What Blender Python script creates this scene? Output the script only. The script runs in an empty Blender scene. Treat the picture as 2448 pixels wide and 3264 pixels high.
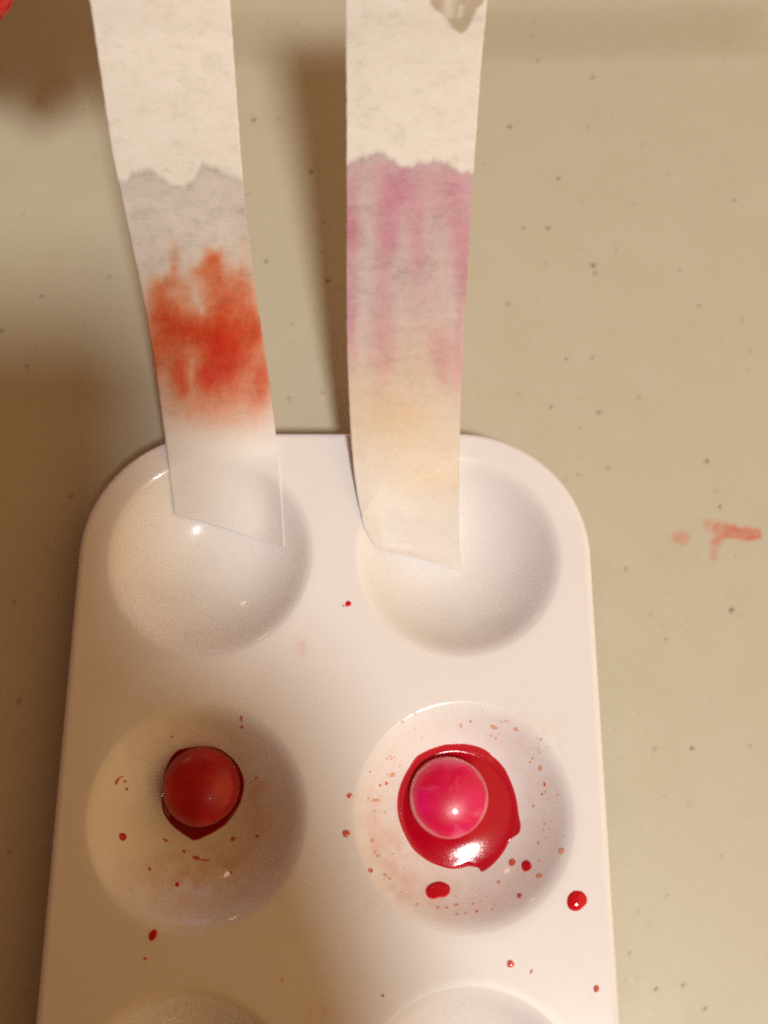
import bpy, bmesh, math, random
import numpy as np
from mathutils import Vector

random.seed(7)
rng = np.random.default_rng(7)
S = 0.01                                   # everything below is measured in centimetres
sc = bpy.context.scene
col = sc.collection

# ------------------------------------------------------------------ camera
F, CX, CY = 2970.0, 1224.0, 1632.0         # a phone lens, in pixels of the 2448 x 3264 photograph
TH = math.radians(15.9)
CAM = np.array([0.0, -4.6, 17.18])
FW = np.array([0.0, math.sin(TH), -math.cos(TH)])
UP = np.array([0.0, math.cos(TH), math.sin(TH)])
RT = np.array([1.0, 0.0, 0.0])
cam = bpy.data.cameras.new('camera')
cam.sensor_fit = 'VERTICAL'; cam.sensor_height = 4.54; cam.sensor_width = 3.405
cam.lens = 4.54 * F / 3264
cam.clip_start = 0.005; cam.clip_end = 20
cam.dof.use_dof = True; cam.dof.focus_distance = 0.162; cam.dof.aperture_fstop = 2.0
cam_o = bpy.data.objects.new('camera', cam); col.objects.link(cam_o)
cam_o.location = CAM * S; cam_o.rotation_euler = (TH, 0, 0)
sc.camera = cam_o

# ------------------------------------------------------------------ light: warm lamps of a room at night
w = bpy.data.worlds.new('World'); sc.world = w; w.use_nodes = True
bg = w.node_tree.nodes['Background']
bg.inputs[0].default_value = (1.0, 0.36, 0.10, 1); bg.inputs[1].default_value = 0.15

def lamp(name, pos, size, power, color, target=(-0.5, 0, 0)):
    l = bpy.data.lights.new(name, 'AREA'); l.shape = 'DISK'; l.size = size; l.energy = power; l.color = color
    o = bpy.data.objects.new(name, l); col.objects.link(o)
    o.location = Vector(pos) * S
    o.rotation_euler = (Vector(target) * S - o.location).to_track_quat('-Z', 'Y').to_euler()
    return o
KEY = np.array([0.23, -0.45, 1.0])
lamp('ceiling_lamp', KEY * 115 + np.array([-0.5, 0, 0]), 0.18, 11.6, (1.0, 0.97, 0.935))
lamp('side_lamp', (150, -17, 90), 3.3, 20.0, (1.0, 0.65, 0.27))
lamp('floor_lamp', (-84, 112, 56), 0.14, 0.6, (1.0, 0.72, 0.45))
lamp('window_glow', (-25, 200, 26), 1.2, 5.0, (0.50, 0.52, 1.0))

sc.view_settings.view_transform = 'Standard'; sc.view_settings.look = 'None'
sc.view_settings.exposure = 0.0; sc.view_settings.gamma = 1.0
sc.view_settings.use_curve_mapping = False
sc.cycles.use_denoising = False
sc.cycles.max_bounces = 8
sc.cycles.pixel_filter_type = 'BLACKMAN_HARRIS'; sc.cycles.filter_width = 2.1

# ------------------------------------------------------------------ helpers
def rays(px, py):
    px = np.asarray(px, float); py = np.asarray(py, float)
    return FW + ((px - CX) / F)[..., None] * RT + ((CY - py) / F)[..., None] * UP
def at_z(px, py, z):
    d = rays(px, py); t = (z - CAM[2]) / d[..., 2]
    return CAM + d * np.asarray(t)[..., None]
def on(px, py, func, lift=0.0):
    """the point of the surface z = func(x, y) that a pixel looks at"""
    d = rays(px, py); z = np.full(np.shape(d)[:-1], HT)
    for _ in range(30):
        t = (z - CAM[2]) / d[..., 2]
        P = CAM + d * t[..., None]
        z = 0.5 * z + 0.5 * (func(P[..., 0], P[..., 1]) + lift)
    t = (z - CAM[2]) / d[..., 2]
    return CAM + d * t[..., None]
def pix(P):
    q = P - CAM; z = q @ FW
    return CX + F * (q @ RT) / z, CY - F * (q @ UP) / z
def sm(a, b, x):
    t = np.clip((np.asarray(x) - a) / (b - a), 0, 1); return t * t * (3 - 2 * t)
def vnoise(x, y, seed=0):
    """smooth value noise, about -1..1"""
    x = np.asarray(x, float); y = np.asarray(y, float)
    xi = np.floor(x).astype(int); yi = np.floor(y).astype(int)
    fx = x - xi; fy = y - yi; fx = fx * fx * (3 - 2 * fx); fy = fy * fy * (3 - 2 * fy)
    def h(i, j):
        n = (i * 374761393 + j * 668265263 + seed * 974711) & 0x7fffffff
        n = ((n ^ (n >> 13)) * 1274126177) & 0x7fffffff
        return ((n ^ (n >> 16)) & 0xffff) / 32767.5 - 1
    return (h(xi, yi) * (1 - fx) + h(xi + 1, yi) * fx) * (1 - fy) + (h(xi, yi + 1) * (1 - fx) + h(xi + 1, yi + 1) * fx) * fy

def link_mesh(name, verts, faces, mat, parent=None, origin=None, smooth=True):
    V = np.asarray(verts, float); o0 = np.zeros(3) if origin is None else np.asarray(origin, float)
    me = bpy.data.meshes.new(name)
    me.from_pydata(((V - o0) * S).tolist(), [], faces)
    me.update()
    if smooth: me.polygons.foreach_set('use_smooth', [True] * len(me.polygons))
    me.materials.append(mat)
    o = bpy.data.objects.new(name, me); col.objects.link(o)
    o.location = o0 * S
    if parent is not None:
        o.parent = parent; o.location = (o0 * S) - np.array(parent.location)
    return o
def tag(o, label, cat=None, group=None, kind=None):
    if label: o['label'] = label
    if cat: o['category'] = cat
    if group: o['group'] = group
    if kind: o['kind'] = kind
    return o
def empty(name, loc):
    o = bpy.data.objects.new(name, None); col.objects.link(o); o.location = np.asarray(loc, float) * S
    o.empty_display_size = 0.01
    return o
def fattr(o, name, vals):
    a = o.data.attributes.new(name, 'FLOAT', 'POINT'); a.data.foreach_set('value', np.asarray(vals, np.float32).ravel())
def cattr(o, name, rgb):
    a = o.data.attributes.new(name, 'FLOAT_COLOR', 'POINT')
    c = np.ones((len(rgb), 4), np.float32); c[:, :3] = rgb; a.data.foreach_set('color', c.ravel())
def grid_faces(nr, nc):
    i = np.arange(nr - 1)[:, None] * nc + np.arange(nc - 1)[None]
    return np.stack([i, i + 1, i + nc + 1, i + nc], -1).reshape(-1, 4).tolist()

class NT:
    def __init__(s, name):
        s.m = bpy.data.materials.new(name); s.m.use_nodes = True; s.t = s.m.node_tree
        s.b = s.t.nodes['Principled BSDF']; s.out = s.t.nodes['Material Output']
    def n(s, typ, **kw):
        x = s.t.nodes.new(typ)
        for k, v in kw.items(): setattr(x, k, v)
        return x
    def l(s, a, b): s.t.links.new(a, b)
    def put(s, sock, v):
        if isinstance(v, bpy.types.NodeSocket): s.l(v, sock)
        elif isinstance(v, (tuple, list)) and len(v) == 3 and sock.type == 'RGBA': sock.default_value = (*v, 1)
        else: sock.default_value = v
    def noise(s, scale, detail=4, rough=0.5, coord='Object', stretch=None, dist=0.0):
        tc = s.n('ShaderNodeTexCoord'); v = tc.outputs[coord]
        if stretch:
            mp = s.n('ShaderNodeMapping'); mp.inputs['Scale'].default_value = stretch; s.l(v, mp.inputs[0]); v = mp.outputs[0]
        x = s.n('ShaderNodeTexNoise'); s.l(v, x.inputs['Vector'])
        x.inputs['Scale'].default_value = scale; x.inputs['Detail'].default_value = detail; x.inputs['Roughness'].default_value = rough
        x.inputs['Distortion'].default_value = dist
        return x.outputs['Fac']
    def ramp(s, fac, stops, interp='LINEAR'):
        r = s.n('ShaderNodeValToRGB'); s.l(fac, r.inputs[0]); r.color_ramp.interpolation = interp
        e = r.color_ramp.elements
        while len(e) < len(stops): e.new(0.5)
        for k, (p, c) in enumerate(stops):
            e[k].position = p; e[k].color = (*c, 1) if len(c) == 3 else c
        return r.outputs[0]
    def mix(s, fac, a, b, mode='MIX'):
        x = s.n('ShaderNodeMix', data_type='RGBA', blend_type=mode)
        s.put(x.inputs[0], fac); s.put(x.inputs[6], a); s.put(x.inputs[7], b)
        return x.outputs[2]
    def math(s, op, a, b=0.0):
        x = s.n('ShaderNodeMath', operation=op); s.put(x.inputs[0], a); s.put(x.inputs[1], b); return x.outputs[0]
    def rng(s, v, a, b, c, d):
        x = s.n('ShaderNodeMapRange'); s.put(x.inputs[0], v)
        for k, q in enumerate((a, b, c, d)): x.inputs[k + 1].default_value = q
        return x.outputs[0]
    def attr(s, name, out='Fac'):
        a = s.n('ShaderNodeAttribute'); a.attribute_name = name; return a.outputs[out]
    def bump(s, h, strength, dist):
        b = s.n('ShaderNodeBump'); b.inputs['Strength'].default_value = strength; b.inputs['Distance'].default_value = dist * S
        s.l(h, b.inputs['Height']); return b.outputs[0]
    def set(s, **kw):
        names = dict(col='Base Color', rough='Roughness', spec='Specular IOR Level', coat='Coat Weight', coat_rough='Coat Roughness',
                     normal='Normal', sss='Subsurface Weight', sss_r='Subsurface Radius', sss_s='Subsurface Scale', metal='Metallic', trans='Transmission Weight', ior='IOR', alpha='Alpha')
        for k, v in kw.items(): s.put(s.b.inputs[names[k]], v)
        return s.m

# ------------------------------------------------------------------ materials
def m_table():
    t = NT('speckled_laminate')
    n1 = t.noise(90, 5, 0.6); n2 = t.noise(900, 3, 0.6)
    c = t.mix(n1, (0.55, 0.52, 0.38), (0.61, 0.58, 0.445))
    c = t.mix(t.rng(n2, 0.3, 0.7, 0.0, 0.25), c, (0.51, 0.465, 0.335))
    c = t.mix(t.attr('speck'), c, (0.13, 0.075, 0.04))
    c = t.mix(t.attr('smear'), c, (0.62, 0.09, 0.05))
    return t.set(col=c, rough=t.rng(n1, 0.3, 0.7, 0.38, 0.5), spec=0.4, normal=t.bump(n2, 0.12, 0.01))
def m_tray():
    t = NT('white_plastic')
    n1 = t.noise(55, 4, 0.55); n2 = t.noise(350, 4, 0.6); n3 = t.noise(1400, 3, 0.6)
    c = t.mix(n1, (0.85, 0.83, 0.815), (0.89, 0.87, 0.855))
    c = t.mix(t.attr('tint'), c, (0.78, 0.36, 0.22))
    sc_ = t.rng(n2, 0.62, 0.75, 0.0, 0.08)
    c = t.mix(sc_, c, (0.62, 0.52, 0.42))
    return t.set(col=c, rough=t.rng(n2, 0.3, 0.7, 0.20, 0.28), spec=0.16, coat=0.4, coat_rough=0.06, normal=t.bump(n3, 0.05, 0.004))
def m_paper(name):
    t = NT(name)
    n1 = t.noise(330, 5, 0.62, stretch=(0.8, 1.3, 1.1), dist=0.4); n2 = t.noise(1300, 4, 0.65, stretch=(0.6, 1.5, 1.3), dist=0.8)
    wet = t.attr('wet')
    mott = t.math('ADD', t.math('MULTIPLY', n1, 0.75), t.math('MULTIPLY', n2, 0.45))
    dry = t.ramp(mott, [(0.38, (0.77, 0.745, 0.66)), (0.56, (0.91, 0.88, 0.79)), (0.74, (0.95, 0.925, 0.85))])
    wetc = t.ramp(mott, [(0.39, (0.60, 0.565, 0.51)), (0.56, (0.74, 0.70, 0.64)), (0.73, (0.81, 0.77, 0.715))])
    c = t.mix(wet, dry, wetc)
    c = t.mix(t.attr('foot'), c, (0.865, 0.845, 0.825))
    c = t.mix(1.0, c, t.attr('dye', 'Color'), 'MULTIPLY')
    bmp = t.bump(mott, 0.35, 0.02)
    t.set(col=c, rough=t.rng(wet, 0, 1, 0.85, 0.42), spec=t.rng(wet, 0, 1, 0.15, 0.4), normal=bmp)
    tr = t.n('ShaderNodeBsdfTranslucent'); t.put(tr.inputs[0], c)
    mx = t.n('ShaderNodeMixShader'); t.put(mx.inputs[0], t.math('MULTIPLY', t.rng(wet, 0, 1, 0.12, 0.22), t.math('SUBTRACT', 1.0, t.attr('foot'))))
    t.l(t.b.outputs[0], mx.inputs[1]); t.l(tr.outputs[0], mx.inputs[2])
    clr = t.n('ShaderNodeBsdfTransparent')
    m2 = t.n('ShaderNodeMixShader'); t.put(m2.inputs[0], t.attr('clear'))
    t.l(mx.outputs[0], m2.inputs[1]); t.l(clr.outputs[0], m2.inputs[2]); t.l(m2.outputs[0], t.out.inputs[0])
    return t.m
def m_candy(name, lo, hi, pale, rimcol, rim, patch, coat):
    t = NT(name)
    n1 = t.noise(190, 3, 0.5); n2 = t.noise(900, 4, 0.6)
    c = t.mix(t.rng(n1, 0.35, 0.65, 0, 1), lo, hi)
    c = t.mix(t.math('MULTIPLY', t.rng(t.noise(150, 3, 0.55, dist=0.8), 0.52, 0.70, 0, 1), patch), c, pale)
    c = t.mix(t.math('MULTIPLY', t.attr('rim'), rim), c, rimcol)
    return t.set(col=c, rough=t.rng(n2, 0.3, 0.7, 0.28, 0.42), coat=coat, coat_rough=0.07, normal=t.bump(t.noise(520, 5, 0.65), 0.16, 0.02))
def m_liquid(name, a, b, rough=0.06, thin=None):
    t = NT(name); n = t.noise(420, 4, 0.6); c = t.mix(n, a, b)
    if thin: c = t.mix(t.attr('thin'), c, thin)                   # a shallow film lets the white plastic through
    return t.set(col=c, rough=rough, spec=0.3, coat=0.15, coat_rough=min(rough, 0.09), normal=t.bump(t.noise(1100, 4, 0.7), 0.17, 0.01))
def m_plain(name, a, b, scale=300, rough=0.5, **kw):
    t = NT(name); n = t.noise(scale, 4, 0.6)
    return t.set(col=t.mix(n, a, b), rough=rough, normal=t.bump(n, 0.15, 0.01), **kw)

TABLE, TRAY = m_table(), m_tray()
PAPER = m_paper('filter_paper')
RED = m_candy('red_sugar_shell', (0.42, 0.004, 0.008), (0.58, 0.018, 0.016), (0.62, 0.07, 0.045), (0.40, 0.012, 0.02), 0.8, 0.35, 0.06)
PINK = m_candy('pink_sugar_shell', (0.66, 0.003, 0.055), (0.76, 0.005, 0.13), (0.82, 0.15, 0.30), (0.72, 0.33, 0.30), 0.85, 0.6, 0.28)
LIQ = m_liquid('red_dye_liquid', (0.40, 0.001, 0.013), (0.49, 0.002, 0.018), 0.12, thin=(0.62, 0.04, 0.045))
LIQ_D = m_liquid('dark_red_dye_liquid', (0.22, 0.001, 0.006), (0.27, 0.003, 0.008), thin=(0.40, 0.02, 0.02))
DROP = m_liquid('red_drop', (0.60, 0.006, 0.014), (0.66, 0.012, 0.02))
DROP_M = m_liquid('thin_red_drop', (0.66, 0.10, 0.07), (0.72, 0.17, 0.12))
DROP_P = m_liquid('pale_dried_drop', (0.78, 0.42, 0.29), (0.80, 0.50, 0.38), 0.2)

# ------------------------------------------------------------------ the table
def table_z(x, y): return np.zeros_like(np.asarray(x, float))
def build_table():
    X = np.arange(-15, 15.01, 0.05); Y = np.arange(-13, 15.01, 0.05)
    gx, gy = np.meshgrid(X, Y)
    V = np.stack([gx, gy, gx * 0], -1).reshape(-1, 3)
    o = link_mesh('table_top', V, grid_faces(len(Y), len(X)), TABLE)
    x, y = V[:, 0], V[:, 1]
    speck = np.zeros(len(V))
    A = [(549,259,4,1),(601,257,3,.4),(672,370,4,.8),(1101,274,4,.6),(1206,386,4,.6),(1281,573,5,.6),(1286,590,3,.7),(1586,432,3,.7),(1097,656,3,.5),(1131,492,4,.35),
         (1184,493,4,.5),(1223,776,3,.5),(1279,773,4,.4),(1381,857,3,.7),(1191,878,3,.8),(1294,891,4,.5),(1527,997,4,.7),(1222,1037,3,.4),(1249,1025,3,.35),(1313,1010,3,.4),
         (1352,1229,3,.8),(1580,1318,4,.8),(1407,1327,3,.5),(1439,1380,3,.35),(1495,1616,3,.9),(1414,1619,3,.6),(1347,1640,2,.4),(1418,2136,3,.7),(1476,2128,3,.6),(1522,2179,3,.7),
         (1360,2060,3,.4),(3,715,4,.8),(236,599,3,.7),(40,1515,3,.7),(152,1072,4,.5),(708,607,4,.9),(697,850,3,.4),(575,565,4,.5),(631,700,3,.5),(625,862,3,.5),
         (1280,168,5,.35),(1162,130,4,.3),(1270,275,5,.25),(1386,312,4,.2),(1443,375,4,.2),(1468,585,4,.3),(1510,660,4,.3),(1620,760,4,.3),(1602,690,4,.3),(1330,540,3,.3),
         (1555,1095,4,.5),(1545,1060,3,.3),(1430,1350,3,.2),(1600,1330,3,.3),(1330,1575,2,.3),(1380,1540,2,.25),(1490,1740,3,.3),(1560,1850,3,.3),(1620,1610,3,.3),(1440,1935,3,.25),
         (90,640,4,.5),(60,790,3,.4),(30,1300,3,.4),(100,1180,3,.3),(20,1840,3,.4),(180,700,3,.3),(535,420,3,.3),(700,480,3,.4),(580,830,3,.4),(1120,850,3,.3)]
    for (a, b, r, s) in A:
        P = at_z(a * 1.4756, b * 1.4756, 0.0); rc = r * 1.4756 / 150 * 0.95
        dx, dy = x - P[0], y - P[1]; k = (abs(dx) < 0.4) & (abs(dy) < 0.4)
        d = np.hypot(dx[k] * random.uniform(.8, 1.3), dy[k]) / rc * (1 + 0.25 * vnoise(x[k] * 25, y[k] * 25, int(a)))
        speck[k] = np.maximum(speck[k], np.minimum(1.35 * s, 0.95) * np.exp(-(d ** 2) * 0.9))
    for _ in range(420):                                     # the same fine specks all over the laminate
        p = rng.uniform([-15, -13], [15, 15]); rc = rng.uniform(0.015, 0.035); s = rng.uniform(.08, .4)
        dx, dy = x - p[0], y - p[1]; k = (abs(dx) < 0.2) & (abs(dy) < 0.2)
        speck[k] = np.maximum(speck[k], s * np.exp(-(dx[k] ** 2 + dy[k] ** 2) / rc ** 2))
    fattr(o, 'speck', speck)
    sx, sy = pix(V)
    def seg(pts, hw, soft):
        m = np.full(len(V), 1e9)
        for (x0, y0), (x1, y1) in zip(pts[:-1], pts[1:]):
            t = np.clip(((sx - x0) * (x1 - x0) + (sy - y0) * (y1 - y0)) / ((x1 - x0) ** 2 + (y1 - y0) ** 2), 0, 1)
            m = np.minimum(m, np.hypot(sx - x0 - t * (x1 - x0), sy - y0 - t * (y1 - y0)))
        m += 4 * vnoise(sx / 14, sy / 14, 5)
        return 1 - sm(hw - soft, hw + soft, m)
    smear = np.maximum.reduce([0.72 * seg([(2325, 1693), (2362, 1701), (2405, 1702)], 22, 7), 0.62 * seg([(2290, 1682), (2330, 1694)], 21, 11), 0.33 * seg([(2258, 1674), (2300, 1682)], 20, 11),
                               0.5 * seg([(2312, 1702), (2280, 1730)], 15, 8), 0.34 * seg([(2280, 1730), (2273, 1778)], 11, 9), 0.45 * seg([(2160, 1712), (2180, 1716)], 19, 10)])
    fattr(o, 'smear', np.clip(smear * (0.85 + 0.25 * vnoise(sx / 9, sy / 9, 9) + 0.2 * vnoise(sx / 40, sy / 7, 12)), 0, 1))
    o['kind'] = 'structure'
    o['label'] = 'cream laminate table top with fine brown specks and red smears'
build_table()

# ------------------------------------------------------------------ the tray: a plate with six round wells
HT, WD, THK = 1.10, 0.97, 0.13
TCX, TW, TR, PITCH = -0.875, 9.11, 2.3, 4.4
YTOP = 1.51; YBOT = YTOP - 2 * 2.3 - 2 * PITCH
WELLS = [(TCX + s * PITCH / 2, YTOP - 2.3 - k * PITCH) for k in range(3) for s in (-1, 1)]
WR = 1.71
def well_drop(r):
    d = WD * (1 - (r / WR) ** 2.6); k = 0.095
    d = np.where(d / k > 30, d, k * np.log1p(np.exp(np.clip(d / k, -30, 30))))
    return d * (1 - sm(WR + 0.10, WR + 0.34, r)) - 0.006 * np.exp(-((r - WR - 0.11) / 0.04) ** 2)
def tray_z(x, y):
    x = np.asarray(x, float); y = np.asarray(y, float); z = np.full(np.broadcast(x, y).shape, HT)
    for (a, b) in WELLS:
        r = np.hypot(x - a, y - b); z = z - np.where(r < 2.1, well_drop(np.minimum(r, 2.1)), 0)
    return z
def build_tray():
    RL = 0.12                                                # rounded lip
    hw, r = TW / 2 - RL, TR - RL
    y0, y1 = YBOT + RL, YTOP - RL
    a = np.linspace(0, math.pi / 2, 26)
    ys = np.concatenate([y0 + r - r * np.cos(a), np.linspace(y0 + r, y1 - r, 340)[1:-1], y1 - r + r * np.sin(a)])
    # refine the rounded ends
    ends = np.linspace(0, 1, 90)
    ys = np.concatenate([y0 + r - r * np.cos(ends * math.pi / 2), np.linspace(y0 + r, y1 - r, 330)[1:-1], y1 - r + r * np.sin(ends * math.pi / 2)])
    def half(y):
        e = np.where(y < y0 + r, y0 + r - y, np.where(y > y1 - r, y - (y1 - r), 0.0))
        return hw - r + np.sqrt(np.maximum(r * r - e * e, 0))
    nc = 300
    u = np.linspace(-1, 1, nc)
    gx = TCX + u[None] * half(ys)[:, None]; gy = np.repeat(ys[:, None], nc, 1)
    V = np.stack([gx, gy, tray_z(gx, gy)], -1).reshape(-1, 3)
    nr = len(ys)
    faces = np.array(grid_faces(nr, nc))
    cen = V[faces].mean(1)
    root = empty('paint_tray', (TCX, (YTOP + YBOT) / 2, 0))
    tag(root, 'white plastic mixing tray with round wells under two paper strips', 'tray')
    own = np.full(len(faces), -1)
    for k, (wx, wy) in enumerate(WELLS): own[np.hypot(cen[:, 0] - wx, cen[:, 1] - wy) < 2.08] = k
    # lip and skirt around the plate
    loop = [(0, j) for j in range(nc)] + [(i, nc - 1) for i in range(1, nr)] + [(nr - 1, j) for j in range(nc - 2, -1, -1)] + [(i, 0) for i in range(nr - 2, 0, -1)]
    L = np.array([V[i * nc + j] for i, j in loop])
    def normal2(p):
        qx = np.clip(p[0], TCX - hw + r, TCX + hw - r); qy = np.clip(p[1], y0 + r, y1 - r)
        n = np.array([p[0] - qx, p[1] - qy]); return n / (np.linalg.norm(n) + 1e-9)
    N = np.array([normal2(p) for p in L])
    ring_ids = [np.array([i * nc + j for i, j in loop])]
    extra = []; base = len(V)
    prof = [(RL * math.sin(q), RL * (1 - math.cos(q))) for q in np.linspace(0, math.pi / 2, 7)[1:]] + [(RL + 0.01, 0.25), (RL + 0.03, 0.40)]
    for (ro, dz) in prof:
        P = L.copy(); P[:, :2] += N * ro; P[:, 2] -= dz
        ring_ids.append(np.arange(len(P)) + base); extra.append(P); base += len(P)
    VA = np.concatenate([V] + extra); lf = []
    n = len(loop)
    for r0, r1 in zip(ring_ids[:-1], ring_ids[1:]):
        for k in range(n): lf.append([int(r0[k]), int(r1[k]), int(r1[(k + 1) % n]), int(r0[(k + 1) % n])])
    def part(name, VV, ff, rim):
        ff = np.asarray(ff); used, inv = np.unique(ff, return_inverse=True)
        P = VV[used]
        o = link_mesh(name, P, inv.reshape(ff.shape).tolist(), TRAY, root)
        md = o.modifiers.new('thickness', 'SOLIDIFY'); md.thickness = THK * S; md.offset = -1; md.use_rim = rim
        # thin washes of dried dye; around the red candy also painted shade and bounce
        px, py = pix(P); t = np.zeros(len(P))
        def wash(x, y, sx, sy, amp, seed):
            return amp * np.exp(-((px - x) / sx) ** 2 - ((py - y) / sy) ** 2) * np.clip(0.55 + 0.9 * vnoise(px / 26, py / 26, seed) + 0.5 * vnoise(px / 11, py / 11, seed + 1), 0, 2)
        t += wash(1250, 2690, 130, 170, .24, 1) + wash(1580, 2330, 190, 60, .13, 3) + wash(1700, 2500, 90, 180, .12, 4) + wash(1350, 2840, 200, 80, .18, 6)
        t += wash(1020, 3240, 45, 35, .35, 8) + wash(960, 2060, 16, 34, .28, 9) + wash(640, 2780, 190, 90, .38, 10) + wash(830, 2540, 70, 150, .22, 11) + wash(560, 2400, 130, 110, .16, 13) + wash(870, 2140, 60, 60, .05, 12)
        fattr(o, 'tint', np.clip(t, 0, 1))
        return o
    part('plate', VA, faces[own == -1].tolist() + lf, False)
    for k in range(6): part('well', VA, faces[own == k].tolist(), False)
build_tray()

# ------------------------------------------------------------------ dye puddles, candies, drops
def inside_poly(P, poly):
    x, y = P[:, 0], P[:, 1]; c = np.zeros(len(P), bool); n = len(poly)
    for i in range(n):
        x0, y0 = poly[i]; x1, y1 = poly[(i + 1) % n]
        k = ((y0 > y) != (y1 > y)) & (x < (x1 - x0) * (y - y0) / (y1 - y0 + 1e-12) + x0); c ^= k
    return c
def smooth_closed(pts, n):
    """closed Catmull-Rom through the traced outline"""
    P = np.asarray(pts, float); m = len(P); out = []
    per = n // m + 1
    for i in range(m):
        a, b, c, d = P[(i - 1) % m], P[i], P[(i + 1) % m], P[(i + 2) % m]
        for t in np.arange(per) / per:
            out.append(0.5 * ((2 * b) + (-a + c) * t + (2 * a - 5 * b + 4 * c - d) * t * t + (-a + 3 * b - 3 * c + d) * t ** 3))
    return np.array(out)
def puddle(name, outline_px, depth, mat, label, cat, group=None, level=0.06, bumps=True, ball=None):
    q = smooth_closed(outline_px, 260)
    E = on(q[:, 0], q[:, 1], tray_z)
    c = E.mean(0); n = len(E); rings = 40
    V = []
    for k in range(rings + 1):
        s = 1 - (1 - k / rings) ** 1.6 if False else k / rings
        P = c + (E - c) * (1 - s)
        dist = np.linalg.norm((E - P)[:, :2], axis=1)
        floor = tray_z(P[:, 0], P[:, 1])
        top = c_level(c, level)                                                  # a level surface ...
        if ball is not None:                                                     # ... that climbs the candy a little ...
            bd = np.maximum(np.hypot(P[:, 0] - ball[0], P[:, 1] - ball[1]) - ball[2], 0)
            top = top + ball[3] * np.exp(-bd / 0.34)
        kk = 0.012
        flat = kk * np.logaddexp(top / kk, (floor + 0.010) / kk)
        brim = floor + depth * (1 - np.exp(-dist / (depth * 0.75)))               # ... and rounds off where it wets the plastic
        zz = -kk * np.logaddexp(-flat / kk, -brim / kk)
        P = P.copy(); P[:, 2] = zz + (0.002 if k else -0.004); V.append(P)
    V = np.concatenate(V); f = []
    for k in range(rings):
        for j in range(n):
            a, b = k * n + j, k * n + (j + 1) % n
            f.append([a, b, b + n, a + n])
    o = link_mesh(name, V, [x[::-1] for x in f] if False else f, mat, origin=(c[0], c[1], tray_z(c[0], c[1])))
    bm = bmesh.new(); bm.from_mesh(o.data); bmesh.ops.remove_doubles(bm, verts=bm.verts, dist=1e-7); bmesh.ops.recalc_face_normals(bm, faces=bm.faces)
    if sum(g.normal.z for g in bm.faces) < 0: bmesh.ops.reverse_faces(bm, faces=bm.faces)
    bm.to_mesh(o.data); bm.free()
    co = np.array([v.co[:] for v in o.data.vertices]) / S + np.array([c[0], c[1], float(tray_z(c[0], c[1]))])
    fattr(o, 'thin', np.exp(-np.maximum(co[:, 2] - tray_z(co[:, 0], co[:, 1]), 0) / 0.014))
    return tag(o, label, cat, group)
def c_level(c, level): return tray_z(c[0], c[1]) + level

Z5 = lambda p: (1250 + p[0] * .2712, 2350 + p[1] * .2712)
Z6 = lambda p: (470 + p[0] * .211, 2300 + p[1] * .211)
pool_r = [(500,110),(620,75),(800,65),(950,85),(1100,140),(1230,250),(1340,380),(1420,560),(1470,730),(1495,900),(1520,1040),(1500,1130),(1420,1190),(1370,1250),(1330,1330),(1250,1440),
          (1160,1530),(1060,1590),(1010,1540),(900,1520),(820,1540),(700,1550),(560,1520),(400,1450),(250,1330),(150,1170),(80,1000),(50,830),(60,660),(110,500),(190,350),(280,220),(400,150)]
pool_l = [(430,440),(640,385),(850,370),(1050,390),(1200,470),(1340,600),(1440,780),(1470,950),(1440,1150),(1360,1330),(1200,1540),(1050,1650),(900,1730),(720,1800),(620,1760),
          (500,1680),(350,1560),(240,1400),(205,1250),(200,1120),(230,900),(290,650)]
RED_AT = on(641, 2507, lambda x, y: tray_z(x, y) + 0.37); PINK_AT = on(1428, 2541, lambda x, y: tray_z(x, y) + 0.37)
puddle('dye_puddle', [Z5(p) for p in pool_r], 0.42, LIQ, 'wide glossy puddle of bright red dye around the pink candy', 'puddle', level=0.18, ball=(*PINK_AT[:2], 0.60, 0.15))
puddle('dye_puddle', [Z6(p) for p in pool_l], 0.06, LIQ_D, 'thin dark red ring of dye under the red candy', 'puddle', level=0.05)

def candy(name, px, py, r, c, mat, label, sink=0.0):
    # it sits on the floor of its well, seen with its middle at this pixel
    P = on(px, py, lambda x, y: tray_z(x, y) + c - sink)
    nu, nv = 72, 40; V = []
    for i in range(nv + 1):
        f = math.pi * i / nv
        for j in range(nu):
            g = 2 * math.pi * j / nu
            rr = math.sin(f); k = 1 + 0.006 * math.sin(3 * g + 1) + 0.004 * math.sin(5 * g + 2 * f)
            zz = abs(math.cos(f)) ** 0.92 * math.copysign(1, math.cos(f))
            V.append([P[0] + r * rr * k * math.cos(g), P[1] + r * rr * k * math.sin(g), P[2] + c * zz])
    fc = [[i * nu + j, (i + 1) * nu + j, (i + 1) * nu + (j + 1) % nu, i * nu + (j + 1) % nu] for i in range(nv) for j in range(nu)]
    base = (P[0], P[1], P[2] - c)
    o = link_mesh(name, V, fc, mat, origin=base)
    bm = bmesh.new(); bm.from_mesh(o.data); bmesh.ops.remove_doubles(bm, verts=bm.verts, dist=1e-8); bmesh.ops.recalc_face_normals(bm, faces=bm.faces); bm.to_mesh(o.data); bm.free()
    co = np.array([v.co[:] for v in o.data.vertices]) / S
    rad = np.hypot(co[:, 0], co[:, 1]) / r; ang = np.arctan2(co[:, 1], co[:, 0])
    edge = 0.925 + 0.012 * np.sin(3 * ang) + 0.01 * np.sin(7 * ang + 1)
    fattr(o, 'rim', sm(edge - 0.012, edge + 0.012, rad) * (0.75 + 0.25 * np.sin(ang * 2 + 1.1)))
    return tag(o, label, 'candy')
candy('candy', 641, 2507, 0.655, 0.37, RED, 'dull dark red round candy in a shaded well')
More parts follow.
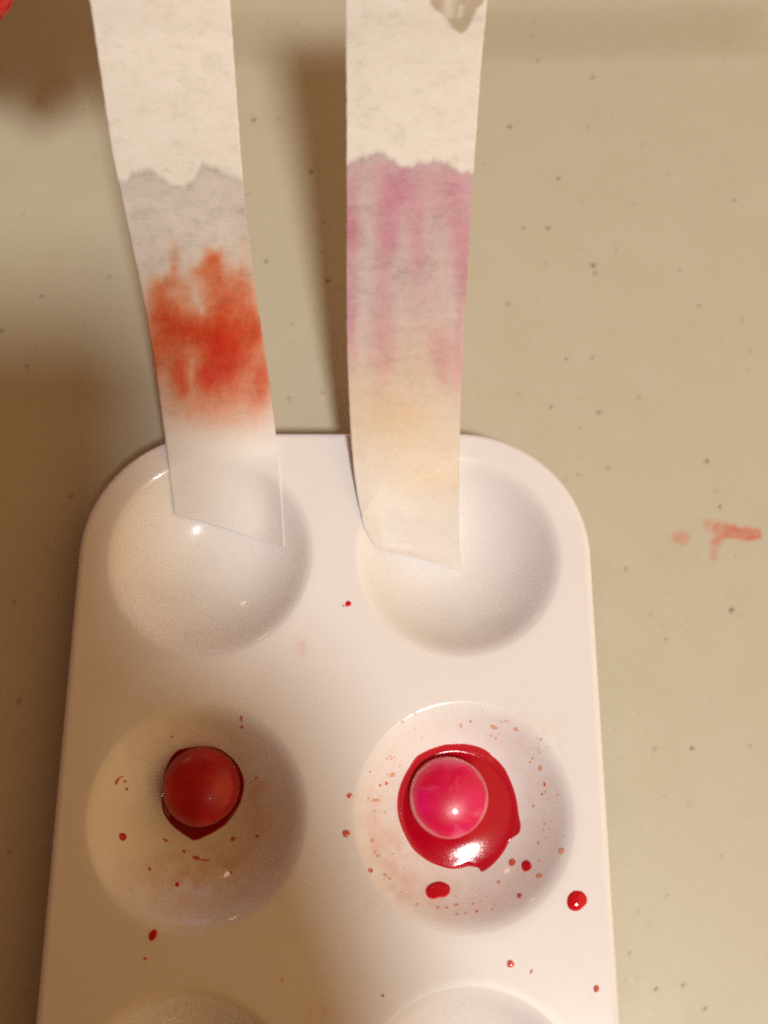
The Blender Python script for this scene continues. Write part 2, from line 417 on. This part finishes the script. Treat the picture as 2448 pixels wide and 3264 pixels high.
candy('candy', 1430, 2541, 0.675, 0.37, PINK, 'shiny hot pink round candy with a pale rim in red dye')

def drop_mesh(px, py, a, b, ang, hgt, lift=0.0):
    n, rings = 20, 5; V = []
    P0 = on(px, py, tray_z)
    seed = int(px * 7 + py)
    edge = []
    for j in range(n):
        g = 2 * math.pi * j / n; k = 1 + 0.2 * float(vnoise(math.cos(g) * 1.3 + seed, math.sin(g) * 1.3, seed))
        ex, ey = a * k * math.cos(g), b * k * math.sin(g)
        edge.append((px + ex * math.cos(ang) - ey * math.sin(ang), py + ex * math.sin(ang) + ey * math.cos(ang)))
    q = np.array(edge); E = on(q[:, 0], q[:, 1], tray_z)
    for k in range(rings + 1):
        s = math.cos(math.pi / 2 * k / rings) if k < rings else 0.0
        P = P0 + (E - P0) * s; P[:, 2] = tray_z(P[:, 0], P[:, 1]) + hgt * math.sqrt(max(0, 1 - s * s)) + (0.003 if k else -0.002)
        V += P.tolist() if k < rings else [P[0].tolist()]
    f = []
    for k in range(rings - 1):
        for j in range(n):
            u, v = k * n + j, k * n + (j + 1) % n
            f.append([u + n, v + n, v, u])
    m = (rings - 1) * n; top = rings * n
    for j in range(n): f.append([top, m + (j + 1) % n, m + j])
    return P0, V, f
def drop(name, px, py, a, b, ang, hgt, mat, label, group=None, cat='drop'):
    P0, V, f = drop_mesh(px, py, a, b, math.radians(ang), hgt * 0.6)
    return tag(link_mesh(name, V, f, mat, origin=P0), label, cat, group)
DR = 'liquid_drop'
drop(DR, 1837, 2870, 33, 36, 0, 0.075, DROP, 'largest round red drop, alone near the long edge of the tray')
drop(DR, 1397, 2836, 37, 30, -8, 0.06, DROP, 'oval red drop on the well wall below the red puddle')
drop(DR, 1678, 2759, 16, 20, 25, 0.04, DROP, 'small oval red drop just off the notched corner of the red puddle')
drop(DR, 392, 2667, 12, 12.5, 0, 0.03, DROP, 'round dark red drop beside the dull red candy')
drop(DR, 488, 2980, 13, 19, 20, 0.035, DROP, 'bean shaped dark red drop on the plate below the dull red candy')
drop(DR, 1103, 2657, 13, 12, 0, 0.025, DROP_M, 'light red drop on the plate between the two candy wells, larger of a pair')
drop(DR, 1115, 2535, 9, 9, 0, 0.02, DROP_M, 'light red drop on the plate between the two candy wells, smaller of a pair')
drop(DR, 1110, 1924, 9, 10, 20, 0.025, DROP, 'tiny bright red drop on the plate between the two strip wells')
drop(DR, 1628, 3072, 13, 13, 0, 0.03, DROP_M, 'pinkish drop with a glint on the plate below the pink candy well')
drop(DR, 1901, 3152, 10, 12, 0, 0.03, DROP_M, 'pale pink drop close to the long tray edge below the largest red drop')
drop(DR, 1790, 2713, 13, 12, 0, 0.012, DROP_P, 'pale orange drop on the rim of the pink candy well')
drop(DR, 1632, 2749, 11, 12, 0, 0.012, DROP_M, 'ragged orange red drop between the red puddle and the small oval drop')
drop(DR, 1656, 2855, 8, 8, 0, 0.02, DROP_M, 'little orange red drop low on the wall of the pink candy well')
drop(DR, 1181, 2775, 8, 7, 0, 0.02, DROP_M, 'little red drop on the rim of the pink candy well, facing the dull candy')
drop(DR, 625, 2735, 14, 7, 10, 0.012, DROP_M, 'smeared red streak below the dull red candy')
drop(DR, 565, 2819, 6.5, 7, 0, 0.02, DROP, 'tiny dark red drop low on the wall of the dull red candy well')
drop(DR, 743, 2674, 9, 7, -20, 0.012, DROP_M, 'faint red spot between the smeared streak and the wall of the dull candy well')
drop(DR, 1720, 2793, 13, 9, 10, 0.012, DROP_P, 'pale orange spot beside the small oval red drop')

def specks(label, pts, mat, group):
    V, f = [], []
    for (px, py, a, b, ang, h) in pts:
        _, v, g = drop_mesh(px, py, a, b, math.radians(ang), h)
        k = len(V); V += v; f += [[i + k for i in q] for q in g]
    c = np.array(V).mean(0)
    o = link_mesh('dye_splatter', V, f, mat, origin=(c[0], c[1], 0.4))
    return tag(o, label, 'splatter', group, 'stuff')
specks('tiny red and orange splashes around the dull red candy',
       [(769, 2291, 4, 10, 5, .008), (771, 2317, 6, 5, 20, .012), (374, 2490, 4.5, 13, 30, .008), (399, 2491, 6, 4, 0, .01), (404, 2515, 5, 5, 0, .008), (548, 2347, 4, 4, 0, .008), (820, 2665, 5, 5, 0, .008),
        (528, 2678, 10, 4, 35, .006), (587, 2714, 7, 5, 20, .006), (477, 2770, 5, 6, 0, .008), (738, 2781, 4.5, 4.5, 0, .01), (817, 2480, 4, 5, 0, .006), (464, 3055, 6, 5, 0, .015), (900, 3124, 3, 3, 0, .01),
        (650, 2741, 22, 2.6, 4, .004), (388, 2476, 9, 2.2, -20, .004)], DROP_M, None)
pts = [(1576, 2318, 13, 7, 20, .006), (1644, 2324, 9, 6, 30, .006), (1470, 2313, 4, 9, 5, .006), (1251, 2470, 10, 7, -30, .006), (1197, 2551, 13, 6, 0, .012), (1723, 2448, 8, 10, 20, .006),
       (1701, 2570, 5, 6, 0, .006), (1717, 2687, 5, 6, 0, .006), (1186, 2679, 6, 9, 0, .006), (1205, 2728, 7, 6, 0, .006), (1424, 2894, 6, 5, 0, .006), (1454, 2886, 9, 5, -20, .006), (1397, 2894, 5, 5, 0, .006), (1228, 2790, 8, 5, 30, .005),
       (1590, 2813, 6, 7, 0, .008)]
for _ in range(70):
    g = rng.uniform(0, 2 * math.pi); rr = rng.uniform(235, 335)
    x, y = 1476 + rr * math.cos(g), 2585 + rr * 1.05 * math.sin(g)
    a = rng.uniform(1.5, 4.5); pts.append((x, y, a, a * rng.uniform(.5, 1.4), rng.uniform(0, 180), .004))
specks('faint pale orange flecks drying around the pink candy', pts, DROP_P, None)
specks('scattered tiny red flecks around the bright puddle and on the plate',
       [(1232, 2497, 5, 6, 0, .008), (1212, 2503, 4, 4, 0, .008), (1736, 2500, 4, 7, 0, .01), (1728, 2532, 3.5, 4, 0, .006), (1095, 1931, 3, 3, 0, .008), (1103, 1934, 2, 2, 0, .006), (1221, 3174, 5, 5, 0, .015),
        (1694, 3097, 4, 7, 20, .01), (1500, 2300, 3, 4, 0, .005), (1690, 2430, 3, 3, 0, .005), (1520, 2905, 4, 4, 0, .006), (1180, 2460, 3, 3, 0, .006)], DROP_M, None)

# ------------------------------------------------------------------ the paper strips
def strip(name, left, right, zfree, bottom, ybase, label, lift, dyes, front, patch=None, clear=None, tilt=None, foot=(1350, 1500, 0.8)):
    nr, nc = 420, 61
    rows = np.linspace(-420, ybase, nr); u = np.linspace(0, 1, nc)
    L, R, ZF = np.array(left, float), np.array(right, float), np.array(zfree, float)
    def smooth_interp(y, T):
        k = np.linspace(-25, 25, 9); return np.mean([np.interp(y + q, T[:, 0], T[:, 1]) for q in k], 0)
    UU, YY = np.meshgrid(u, rows)
    B = np.array(bottom, float)
    YB = np.interp(u, B[:, 0], B[:, 1])
    YY = YY + (YB - ybase)[None] * sm(1380, ybase, YY)
    XL, XR = smooth_interp(YY, L[:, ::-1]), smooth_interp(YY, R[:, ::-1])
    PX = XL + (XR - XL) * UU
    PX = PX + 1.1 * vnoise(YY / 23, UU * 0 + 0.3, 4) * (UU < .01) + 1.1 * vnoise(YY / 21, UU * 0 + 9.3, 6) * (UU > .99)
    k = np.linspace(-70, 70, 9)
    Z = np.mean([np.interp(YY + q, ZF[:, 0], ZF[:, 1]) for q in k], 0)
    if tilt is not None: Z = Z + tilt(UU, YY)
    Z = Z + 0.03 * np.sin(UU * math.pi) * -1 + 0.02 * vnoise(YY / 130, UU * 2, 7)
    D = rays(PX, YY)
    Ps = on(PX, YY, tray_z, lift)
    inside = (Ps[..., 0] > TCX - TW / 2) & (Ps[..., 1] < YTOP)
    Zs = np.where(inside, (Ps - CAM) @ FW, 99)
    kk = 0.06                                                # soft contact with the tray
    Z = -kk * np.log(np.exp(-(Z - 17) / kk) + np.exp(-(np.minimum(Zs, 19) - 17) / kk)) + 17
    V = CAM + D * Z[..., None]
    V = V.reshape(-1, 3); f = [q[::-1] for q in grid_faces(nr, nc)]
    o = link_mesh(name, V, f, PAPER, origin=V[-nc // 2])
    md = o.modifiers.new('thickness', 'SOLIDIFY'); md.thickness = 0.009 * S; md.offset = 0
    px, py, uu = PX.ravel(), YY.ravel(), UU.ravel()
    FR = np.array(front, float)
    fy = np.interp(uu, FR[:, 0], FR[:, 1]) + 5 * vnoise(uu * 38, py * 0 + 2, 3) + 4 * vnoise(uu * 16, py * 0 + 5, 8)
    wet = sm(-15, 15, py - fy)
    dens = np.zeros((len(px), 3)); fib = 1 + 0.13 * vnoise(px / 9, py / 14, 31) + 0.12 * vnoise(px / 4, py / 6, 32)
    wob_x = px + 5 * vnoise(px / 30, py / 34, 21) + 3 * vnoise(px / 11, py / 16, 22); wob_y = py + 9 * vnoise(px / 14, py / 60, 23) + 5 * vnoise(px / 6, py / 30, 24)
    for absorb, gain, blobs in dyes:
        d = np.zeros(len(px))
        for (x, y, sx, sy, amp) in blobs: d += amp * np.exp(-0.5 * (np.abs((wob_x - x) / sx) ** 2.1 + np.abs((wob_y - y) / sy) ** 2.1))
        d = np.clip(d * gain, 0, 2.6) * np.clip(fib, .3, 2)
        dens += d[:, None] * np.array(absorb)[None]
    dens *= sm(-4, 10, py - fy)[:, None]
    if patch is not None: dens += patch(px, py)[:, None] * np.array((0.30, 0.38, 0.50))[None]
    edge = np.exp(-((py - fy - 8) / 12) ** 2) * 0.07
    cattr(o, 'dye', np.exp(-dens - edge[:, None]))
    fattr(o, 'foot', foot[2] * sm(foot[0], foot[1], py))
    fattr(o, 'wet', wet)
    fattr(o, 'clear', clear(uu, py) if clear is not None else np.zeros(len(px)))
    return tag(o, label, 'paper strip')

def zb(ox, oy, s, L): return [(ox + a * s, oy + b * s, c * s, d * s, e) for a, b, c, d, e in L]
red_blobs = zb(350, 500, .4296, [(850,1480,85,110,1.5),(720,1640,50,70,1.2),(800,1330,120,90,.55),(620,1330,130,70,.5),(830,1150,60,90,.75),(800,920,70,110,.75),(765,760,45,50,.75),(680,850,50,40,.5),
    (400,1150,80,70,.75),(360,1000,50,60,.6),(450,930,60,40,.35),(500,1250,120,80,.5),(510,1600,55,85,.9),(545,1700,40,50,.55),(400,1400,90,100,.5),(330,1550,40,110,.5),(1000,1180,80,150,.6),
    (1085,1280,35,80,.6),(1040,1450,80,150,.5),(1140,1630,40,90,.7),(950,1000,60,90,.4),(820,1600,110,90,.55),(900,1760,150,80,.38),(600,1820,150,90,.3),(1100,1770,60,120,.4),(850,1930,200,80,.2),
    (480,740,25,80,.2),(480,830,30,50,.25),(985,890,40,60,.25),(640,1050,34,60,-.22),(688,1140,16,40,-.35),(460,1160,10,28,-.3),(605,1600,18,100,-.22),(1030,640,60,200,.08),(620,1230,260,110,.22),(760,1480,260,180,.25),(700,1330,300,220,.20),(700,1420,400,380,.14),(560,1000,90,70,.28)])
strip('paper_strip',
      [(120, -600), (205, -300), (286, 0), (320, 235), (354, 472), (391, 649), (443, 885), (487, 1121), (527, 1402), (541, 1520), (556, 1640), (570, 1760)],
      [(672, -600), (703, -300), (733, 0), (760, 384), (779, 634), (804, 841), (826, 1003), (853, 1180), (881, 1402), (897, 1560), (908, 1740)],
      [(-600, 12.0), (-300, 12.6), (0, 13.35), (250, 13.95), (472, 14.6), (649, 15.25), (885, 15.9), (1121, 16.5), (1402, 16.90), (1520, 17.06), (1640, 17.28), (1700, 17.45), (1800, 17.9)],
      [(0, 1640), (.25, 1664), (.5, 1690), (.8, 1728), (1, 1742)], 1690,
      'paper strip with a bold orange red stain, its wet foot clinging to the well', 0.010,
      [((0.05, 1.08, 1.68), 1.3, red_blobs)],
      [(0, 577), (.07, 573), (.135, 545), (.25, 540), (.35, 560), (.435, 584), (.516, 600), (.576, 587), (.64, 547), (.70, 521), (.79, 534), (.90, 560), (1, 572)],
      foot=(1180, 1450, 0.78))

pink_blobs = zb(1000, 450, .6557, [(400,240,50,70,.8),(360,330,60,90,.6),(370,480,35,60,.7),(185,330,30,120,.55),(190,440,25,60,.6),(175,650,25,250,.5),(180,900,20,150,.6),(335,700,35,250,.35),(330,1000,50,150,.35),
    (500,400,28,130,.5),(520,600,50,150,.3),(720,500,50,130,.7),(735,700,25,100,.7),(690,250,70,150,.5),(560,250,120,90,.35),(450,550,330,420,.36),(620,1000,50,80,.5),(640,1120,35,70,.4),(712,1050,20,150,.6),
    (300,130,120,35,.25),(450,180,330,60,.28),(250,260,35,90,-.12),(270,600,30,230,-.12),(440,700,60,200,-.08),(610,560,55,160,-.12)])
orange_blobs = zb(1000, 450, .6557, [(520,1100,170,190,.4),(440,1340,55,45,.28),(425,1412,13,10,.45),(455,1320,20,14,.3),(450,1330,330,330,.30),(300,1380,150,150,.45),(560,1480,160,140,.5),(610,1640,130,60,.45),(250,1230,110,120,.25),(430,1700,250,70,.12)])
def tear(px, py):   # a damp ragged patch at the top
    x, y = (px - 1300) / .1808, py / .1808
    xl = np.interp(y, [-600, 0, 90, 230, 450, 620], [330, 380, 420, 560, 750, 960]); xr = np.interp(y, [-600, 0, 50, 180, 380, 520, 640], [1400, 1350, 1320, 1220, 1130, 1050, 930])
    xl = xl + 30 * vnoise(y / 60, x * 0, 2); xr = xr + 22 * vnoise(y / 50, x * 0, 5)
    m = sm(-20, 45, x - xl) * sm(-20, 45, xr - x) * (y < 640)
    inner = np.exp(-((x - 930 + (y - 200) * .15) / 45) ** 2) * (y < 330) * (y > 90) * .65 + np.exp(-((x - 720) / 110) ** 2) * sm(420, 250, y) * .7
    return 1.5 * m * np.clip(1 - inner, .2, 1)
strip('paper_strip',
      [(1085, -600), (1093, -300), (1100, 0), (1104, 350), (1104, 1000), (1107, 1150), (1112, 1280), (1119, 1400), (1127, 1500), (1141, 1600), (1163, 1690), (1208, 1757), (1260, 1767), (1330, 1790)],
      [(1590, -600), (1572, -300), (1553, 0), (1530, 250), (1513, 500), (1498, 750), (1481, 1000), (1470, 1200), (1465, 1400), (1462, 1600), (1463, 1740), (1470, 1820)],
      [(-600, 11.9), (-300, 12.45), (0, 13.1), (250, 13.85), (500, 14.5), (750, 15.1), (1000, 15.75), (1250, 16.33), (1400, 16.60), (1500, 16.70), (1600, 16.78), (1700, 16.90), (1820, 17.12)],
      [(0, 1762), (.2, 1775), (.45, 1797), (.7, 1812), (1, 1820)], 1790,
      'paper strip with mauve pink streaks and an orange blush, foot curling free', 0.04,
      [((0.07, 0.62, 0.36), 0.8, pink_blobs), ((0.0, 0.19, 0.56), 0.72, orange_blobs)],
      [(0, 527), (.04, 512), (.12, 499), (.24, 486), (.3, 492), (.38, 510), (.42, 522), (.51, 532), (.57, 519), (.65, 512), (.75, 512), (.8, 524), (.86, 533), (.89, 554), (.95, 546), (1, 548)],
      patch=tear, foot=(850, 1500, 0.62), tilt=lambda u, y: 0.35 * (u - 0.5) * sm(1350, 1800, y))

# ------------------------------------------------------------------ the skewer the strips hang from, and the hand that holds it
def tube(name, pts, rad, mat, parent=None, n=14):
    P = np.asarray(pts, float); V = []; f = []
    for i, p in enumerate(P):
        d = P[min(i + 1, len(P) - 1)] - P[max(i - 1, 0)]; d /= np.linalg.norm(d)
        a = np.cross(d, [0, 0, 1.0]); a /= np.linalg.norm(a); b = np.cross(a, d)
        for j in range(n):
            g = 2 * math.pi * j / n; V.append(p + rad[i] * (math.cos(g) * a + math.sin(g) * b))
    for i in range(len(P) - 1):
        for j in range(n): f.append([i * n + j, i * n + (j + 1) % n, (i + 1) * n + (j + 1) % n, (i + 1) * n + j])
    f.append(list(range(n))[::-1]); f.append([(len(P) - 1) * n + j for j in range(n)])
    return link_mesh(name, V, f, mat, parent, origin=P[0])
WOOD = m_plain('skewer_wood', (0.42, 0.29, 0.15), (0.55, 0.40, 0.24), 250, 0.6)
s0, s1 = np.array([-5.4, 6.92, 7.80]), np.array([9.5, 7.15, 7.95])
sk = tube('wooden_skewer', [s0 + (s1 - s0) * t for t in np.linspace(0, 1, 12)] + [s1 + np.array([.5, .03, .01])], [0.085] * 12 + [0.02], WOOD)
tag(sk, 'thin wooden skewer that both paper strips hang from', 'skewer')

SKIN = NT('skin'); _n = SKIN.noise(260, 5, 0.6)
SKIN = SKIN.set(col=SKIN.mix(_n, (0.50, 0.22, 0.14), (0.60, 0.30, 0.20)), rough=0.5, sss=0.15, sss_r=(1.0, 0.35, 0.2), sss_s=0.004, normal=SKIN.bump(_n, 0.1, 0.02))
NAIL = m_plain('red_nail_polish', (0.55, 0.006, 0.008), (0.60, 0.01, 0.012), 200, 0.15, coat=0.6)
def skinned(name, verts, rad, edges, root):
    """one continuous skin grown over a skeleton of joints"""
    me = bpy.data.meshes.new(name); me.from_pydata((np.array(verts) * S).tolist(), edges, [])
    o = bpy.data.objects.new('skeleton', me); col.objects.link(o)
    o.modifiers.new('skin', 'SKIN'); sv = me.skin_vertices[0].data
    for k, r in enumerate(rad): sv[k].radius = (r * S, r * S); sv[k].use_root = (k == root)
    su = o.modifiers.new('sub', 'SUBSURF'); su.levels = 2; su.render_levels = 2
    bpy.context.view_layer.update()
    m2 = bpy.data.meshes.new_from_object(o.evaluated_get(bpy.context.evaluated_depsgraph_get()))
    bpy.data.objects.remove(o)
    m2.name = name; m2.materials.clear(); m2.materials.append(SKIN); m2.polygons.foreach_set('use_smooth', [True] * len(m2.polygons))
    h = bpy.data.objects.new(name, m2); col.objects.link(h)
    return h
class Bones:
    def __init__(s): s.v, s.r, s.e = [], [], []
    def add(s, p, r): s.v.append(tuple(p)); s.r.append(r); return len(s.v) - 1
    def chain(s, start, pts):
        k = start
        for p, r in pts:
            q = s.add(p, r); s.e.append((k, q)); k = q
        return k
def build_hand():
    B = Bones(); tips = {}
    wr = B.add((-5.8, 17.0, 11.2), 2.2)
    B.chain(wr, [((-6.6, 22.0, 11.4), 2.5), ((-7.4, 27.0, 11.6), 2.9)])
    pm = B.chain(wr, [((-5.4, 13.6, 11.0), 2.1)]); pk = B.chain(pm, [((-5.2, 11.8, 10.8), 1.9)])
    def finger(nm, pts):
        B.chain(pk, pts); tips[nm] = (np.array(pts[-2][0]), np.array(pts[-1][0]))
    finger('index', [((-3.6, 10.2, 10.6), 1.1), ((-3.1, 8.6, 10.4), 1.05), ((-3.0, 7.1, 9.6), 1.0), ((-3.1, 6.1, 8.7), .88)])
    finger('middle', [((-4.9, 10.0, 10.6), 1.1), ((-4.5, 8.5, 10.2), 1.08), ((-4.35, 7.0, 9.4), 1.02), ((-4.4, 5.95, 8.4), .92)])
    finger('ring', [((-6.1, 10.1, 10.2), 1.1), ((-5.8, 8.7, 9.5), 1.05), ((-5.6, 7.15, 8.1), 1.0), ((-5.62, 6.36, 7.0), .92)])
    finger('little', [((-7.3, 10.6, 9.8), 1.0), ((-6.95, 9.0, 9.1), 1.0), ((-6.75, 7.6, 8.1), 1.0), ((-6.7, 6.7, 7.1), .95)])
    B.chain(pm, [((-3.4, 12.4, 9.6), 1.2), ((-3.6, 10.2, 8.6), 1.0), ((-4.3, 8.6, 7.4), .90), ((-4.9, 7.5, 7.0), .76)])
    h = skinned('hand', B.v, B.r, B.e, wr)
    tag(h, 'hand with red nails, one fingertip in the corner above the strips', 'hand')
    for nm, (a, t) in tips.items():
        d = (t - a) / np.linalg.norm(t - a)
        upv = np.array([0.1, -0.55, 0.8]); upv = upv - d * (upv @ d); upv /= np.linalg.norm(upv); sd = np.cross(d, upv)
        c = t + upv * (0.36 if nm != 'little' else .3); V = []; f = []; n = 18
        for kk, (rr, lift) in enumerate([(1.0, -0.16), (1.0, 0.0), (.7, .07), (.35, .1), (0.001, .11)]):
            for j in range(n):
                g = 2 * math.pi * j / n; x, y = math.cos(g) * rr, math.sin(g) * rr
                V.append(c + d * (0.62 * x + .28) + sd * 0.5 * y + upv * (lift - 0.16 * y * y))
        for kk in range(4):
            for j in range(n): f.append([kk * n + j, kk * n + (j + 1) % n, (kk + 1) * n + (j + 1) % n, (kk + 1) * n + j])
        link_mesh('fingernail', V, f, NAIL, h)
build_hand()

# ------------------------------------------------------------------ the phone that takes the picture: its shadow lies over one side of the tray
def build_phone():
    BODY = m_plain('dark_phone_metal', (0.02, 0.02, 0.022), (0.03, 0.03, 0.032), 200, 0.4)
    GLASS = m_plain('phone_glass', (0.01, 0.01, 0.012), (0.014, 0.014, 0.016), 60, 0.08)
    root = empty('phone', CAM - FW * 1.6)
    tag(root, 'dark phone held flat above the tray to take the picture', 'phone')
    R = np.stack([RT, UP, -FW])                             # phone axes: across, along, back to front
    def slab(name, x0, x1, y0, y1, z0, z1, rad, mat, n=8):
        pts = []
        for cx_, cy_, a0 in ((x1 - rad, y1 - rad, 0), (x0 + rad, y1 - rad, 90), (x0 + rad, y0 + rad, 180), (x1 - rad, y0 + rad, 270)):
            for k in range(n + 1):
                g = math.radians(a0 + 90 * k / n); pts.append((cx_ + rad * math.cos(g), cy_ + rad * math.sin(g)))
        m = len(pts); V = []
        for z, ins in ((z0, .08), (z0 + .06, 0), (z1 - .06, 0), (z1, .08)):
            for (x, y) in pts:
                xc, yc = (x0 + x1) / 2, (y0 + y1) / 2
                V.append(CAM - FW * 1.6 + R.T @ np.array([xc + (x - xc) * (1 - ins / (x1 - x0) * 2), yc + (y - yc) * (1 - ins / (y1 - y0) * 2), z]))
        f = [[k * m + j, k * m + (j + 1) % m, (k + 1) * m + (j + 1) % m, (k + 1) * m + j] for k in range(3) for j in range(m)]
        f += [list(range(m))[::-1], [3 * m + j for j in range(m)]]
        return link_mesh(name, V, f, mat, root, smooth=False)
    slab('body', -5.1, 0.6, -11.6, 0.45, 0.0, 0.75, 0.8, BODY)
    slab('screen', -4.85, 0.35, -10.2, -1.0, 0.755, 0.80, 0.3, GLASS)
    slab('camera_lens', -0.42, 0.42, -0.42, 0.42, -0.09, -0.005, 0.41, GLASS)
    slab('home_button', -2.8, -1.7, -11.4, -10.35, 0.755, 0.79, 0.5, BODY)
    # the hand that holds it: palm along one long side, thumb over the screen, fingers curled behind the back
    B = Bones(); W = lambda p: CAM - FW * 1.6 + R.T @ np.array(p, float)
    wr = B.add(W((4.2, -15.5, 1.2)), 2.3)
    B.chain(wr, [(W((6.0, -20.5, 1.6)), 2.7), (W((7.8, -26.0, 2.0)), 3.1)])
    pm = B.chain(wr, [(W((2.9, -11.6, 1.0)), 1.9)]); pk = B.chain(pm, [(W((2.3, -8.8, 0.8)), 1.6)])
    for k, y in enumerate((-5.0, -6.7, -8.4, -10.0)):
        B.chain(pk if k < 3 else pm, [(W((1.9, y - .3, -.3)), .85), (W((0.6, y, -.86)), .74), (W((-1.2, y, -.72)), .66), (W((-2.4, y, -.62)), .56)])
    B.chain(pm, [(W((1.9, -9.6, 2.2)), 1.1), (W((1.0, -7.6, 2.1)), .95), (W((-0.3, -5.9, 1.62)), .76)])
    tag(skinned('hand', B.v, B.r, B.e, wr), 'bare hand gripping the dark phone', 'hand')
build_phone()
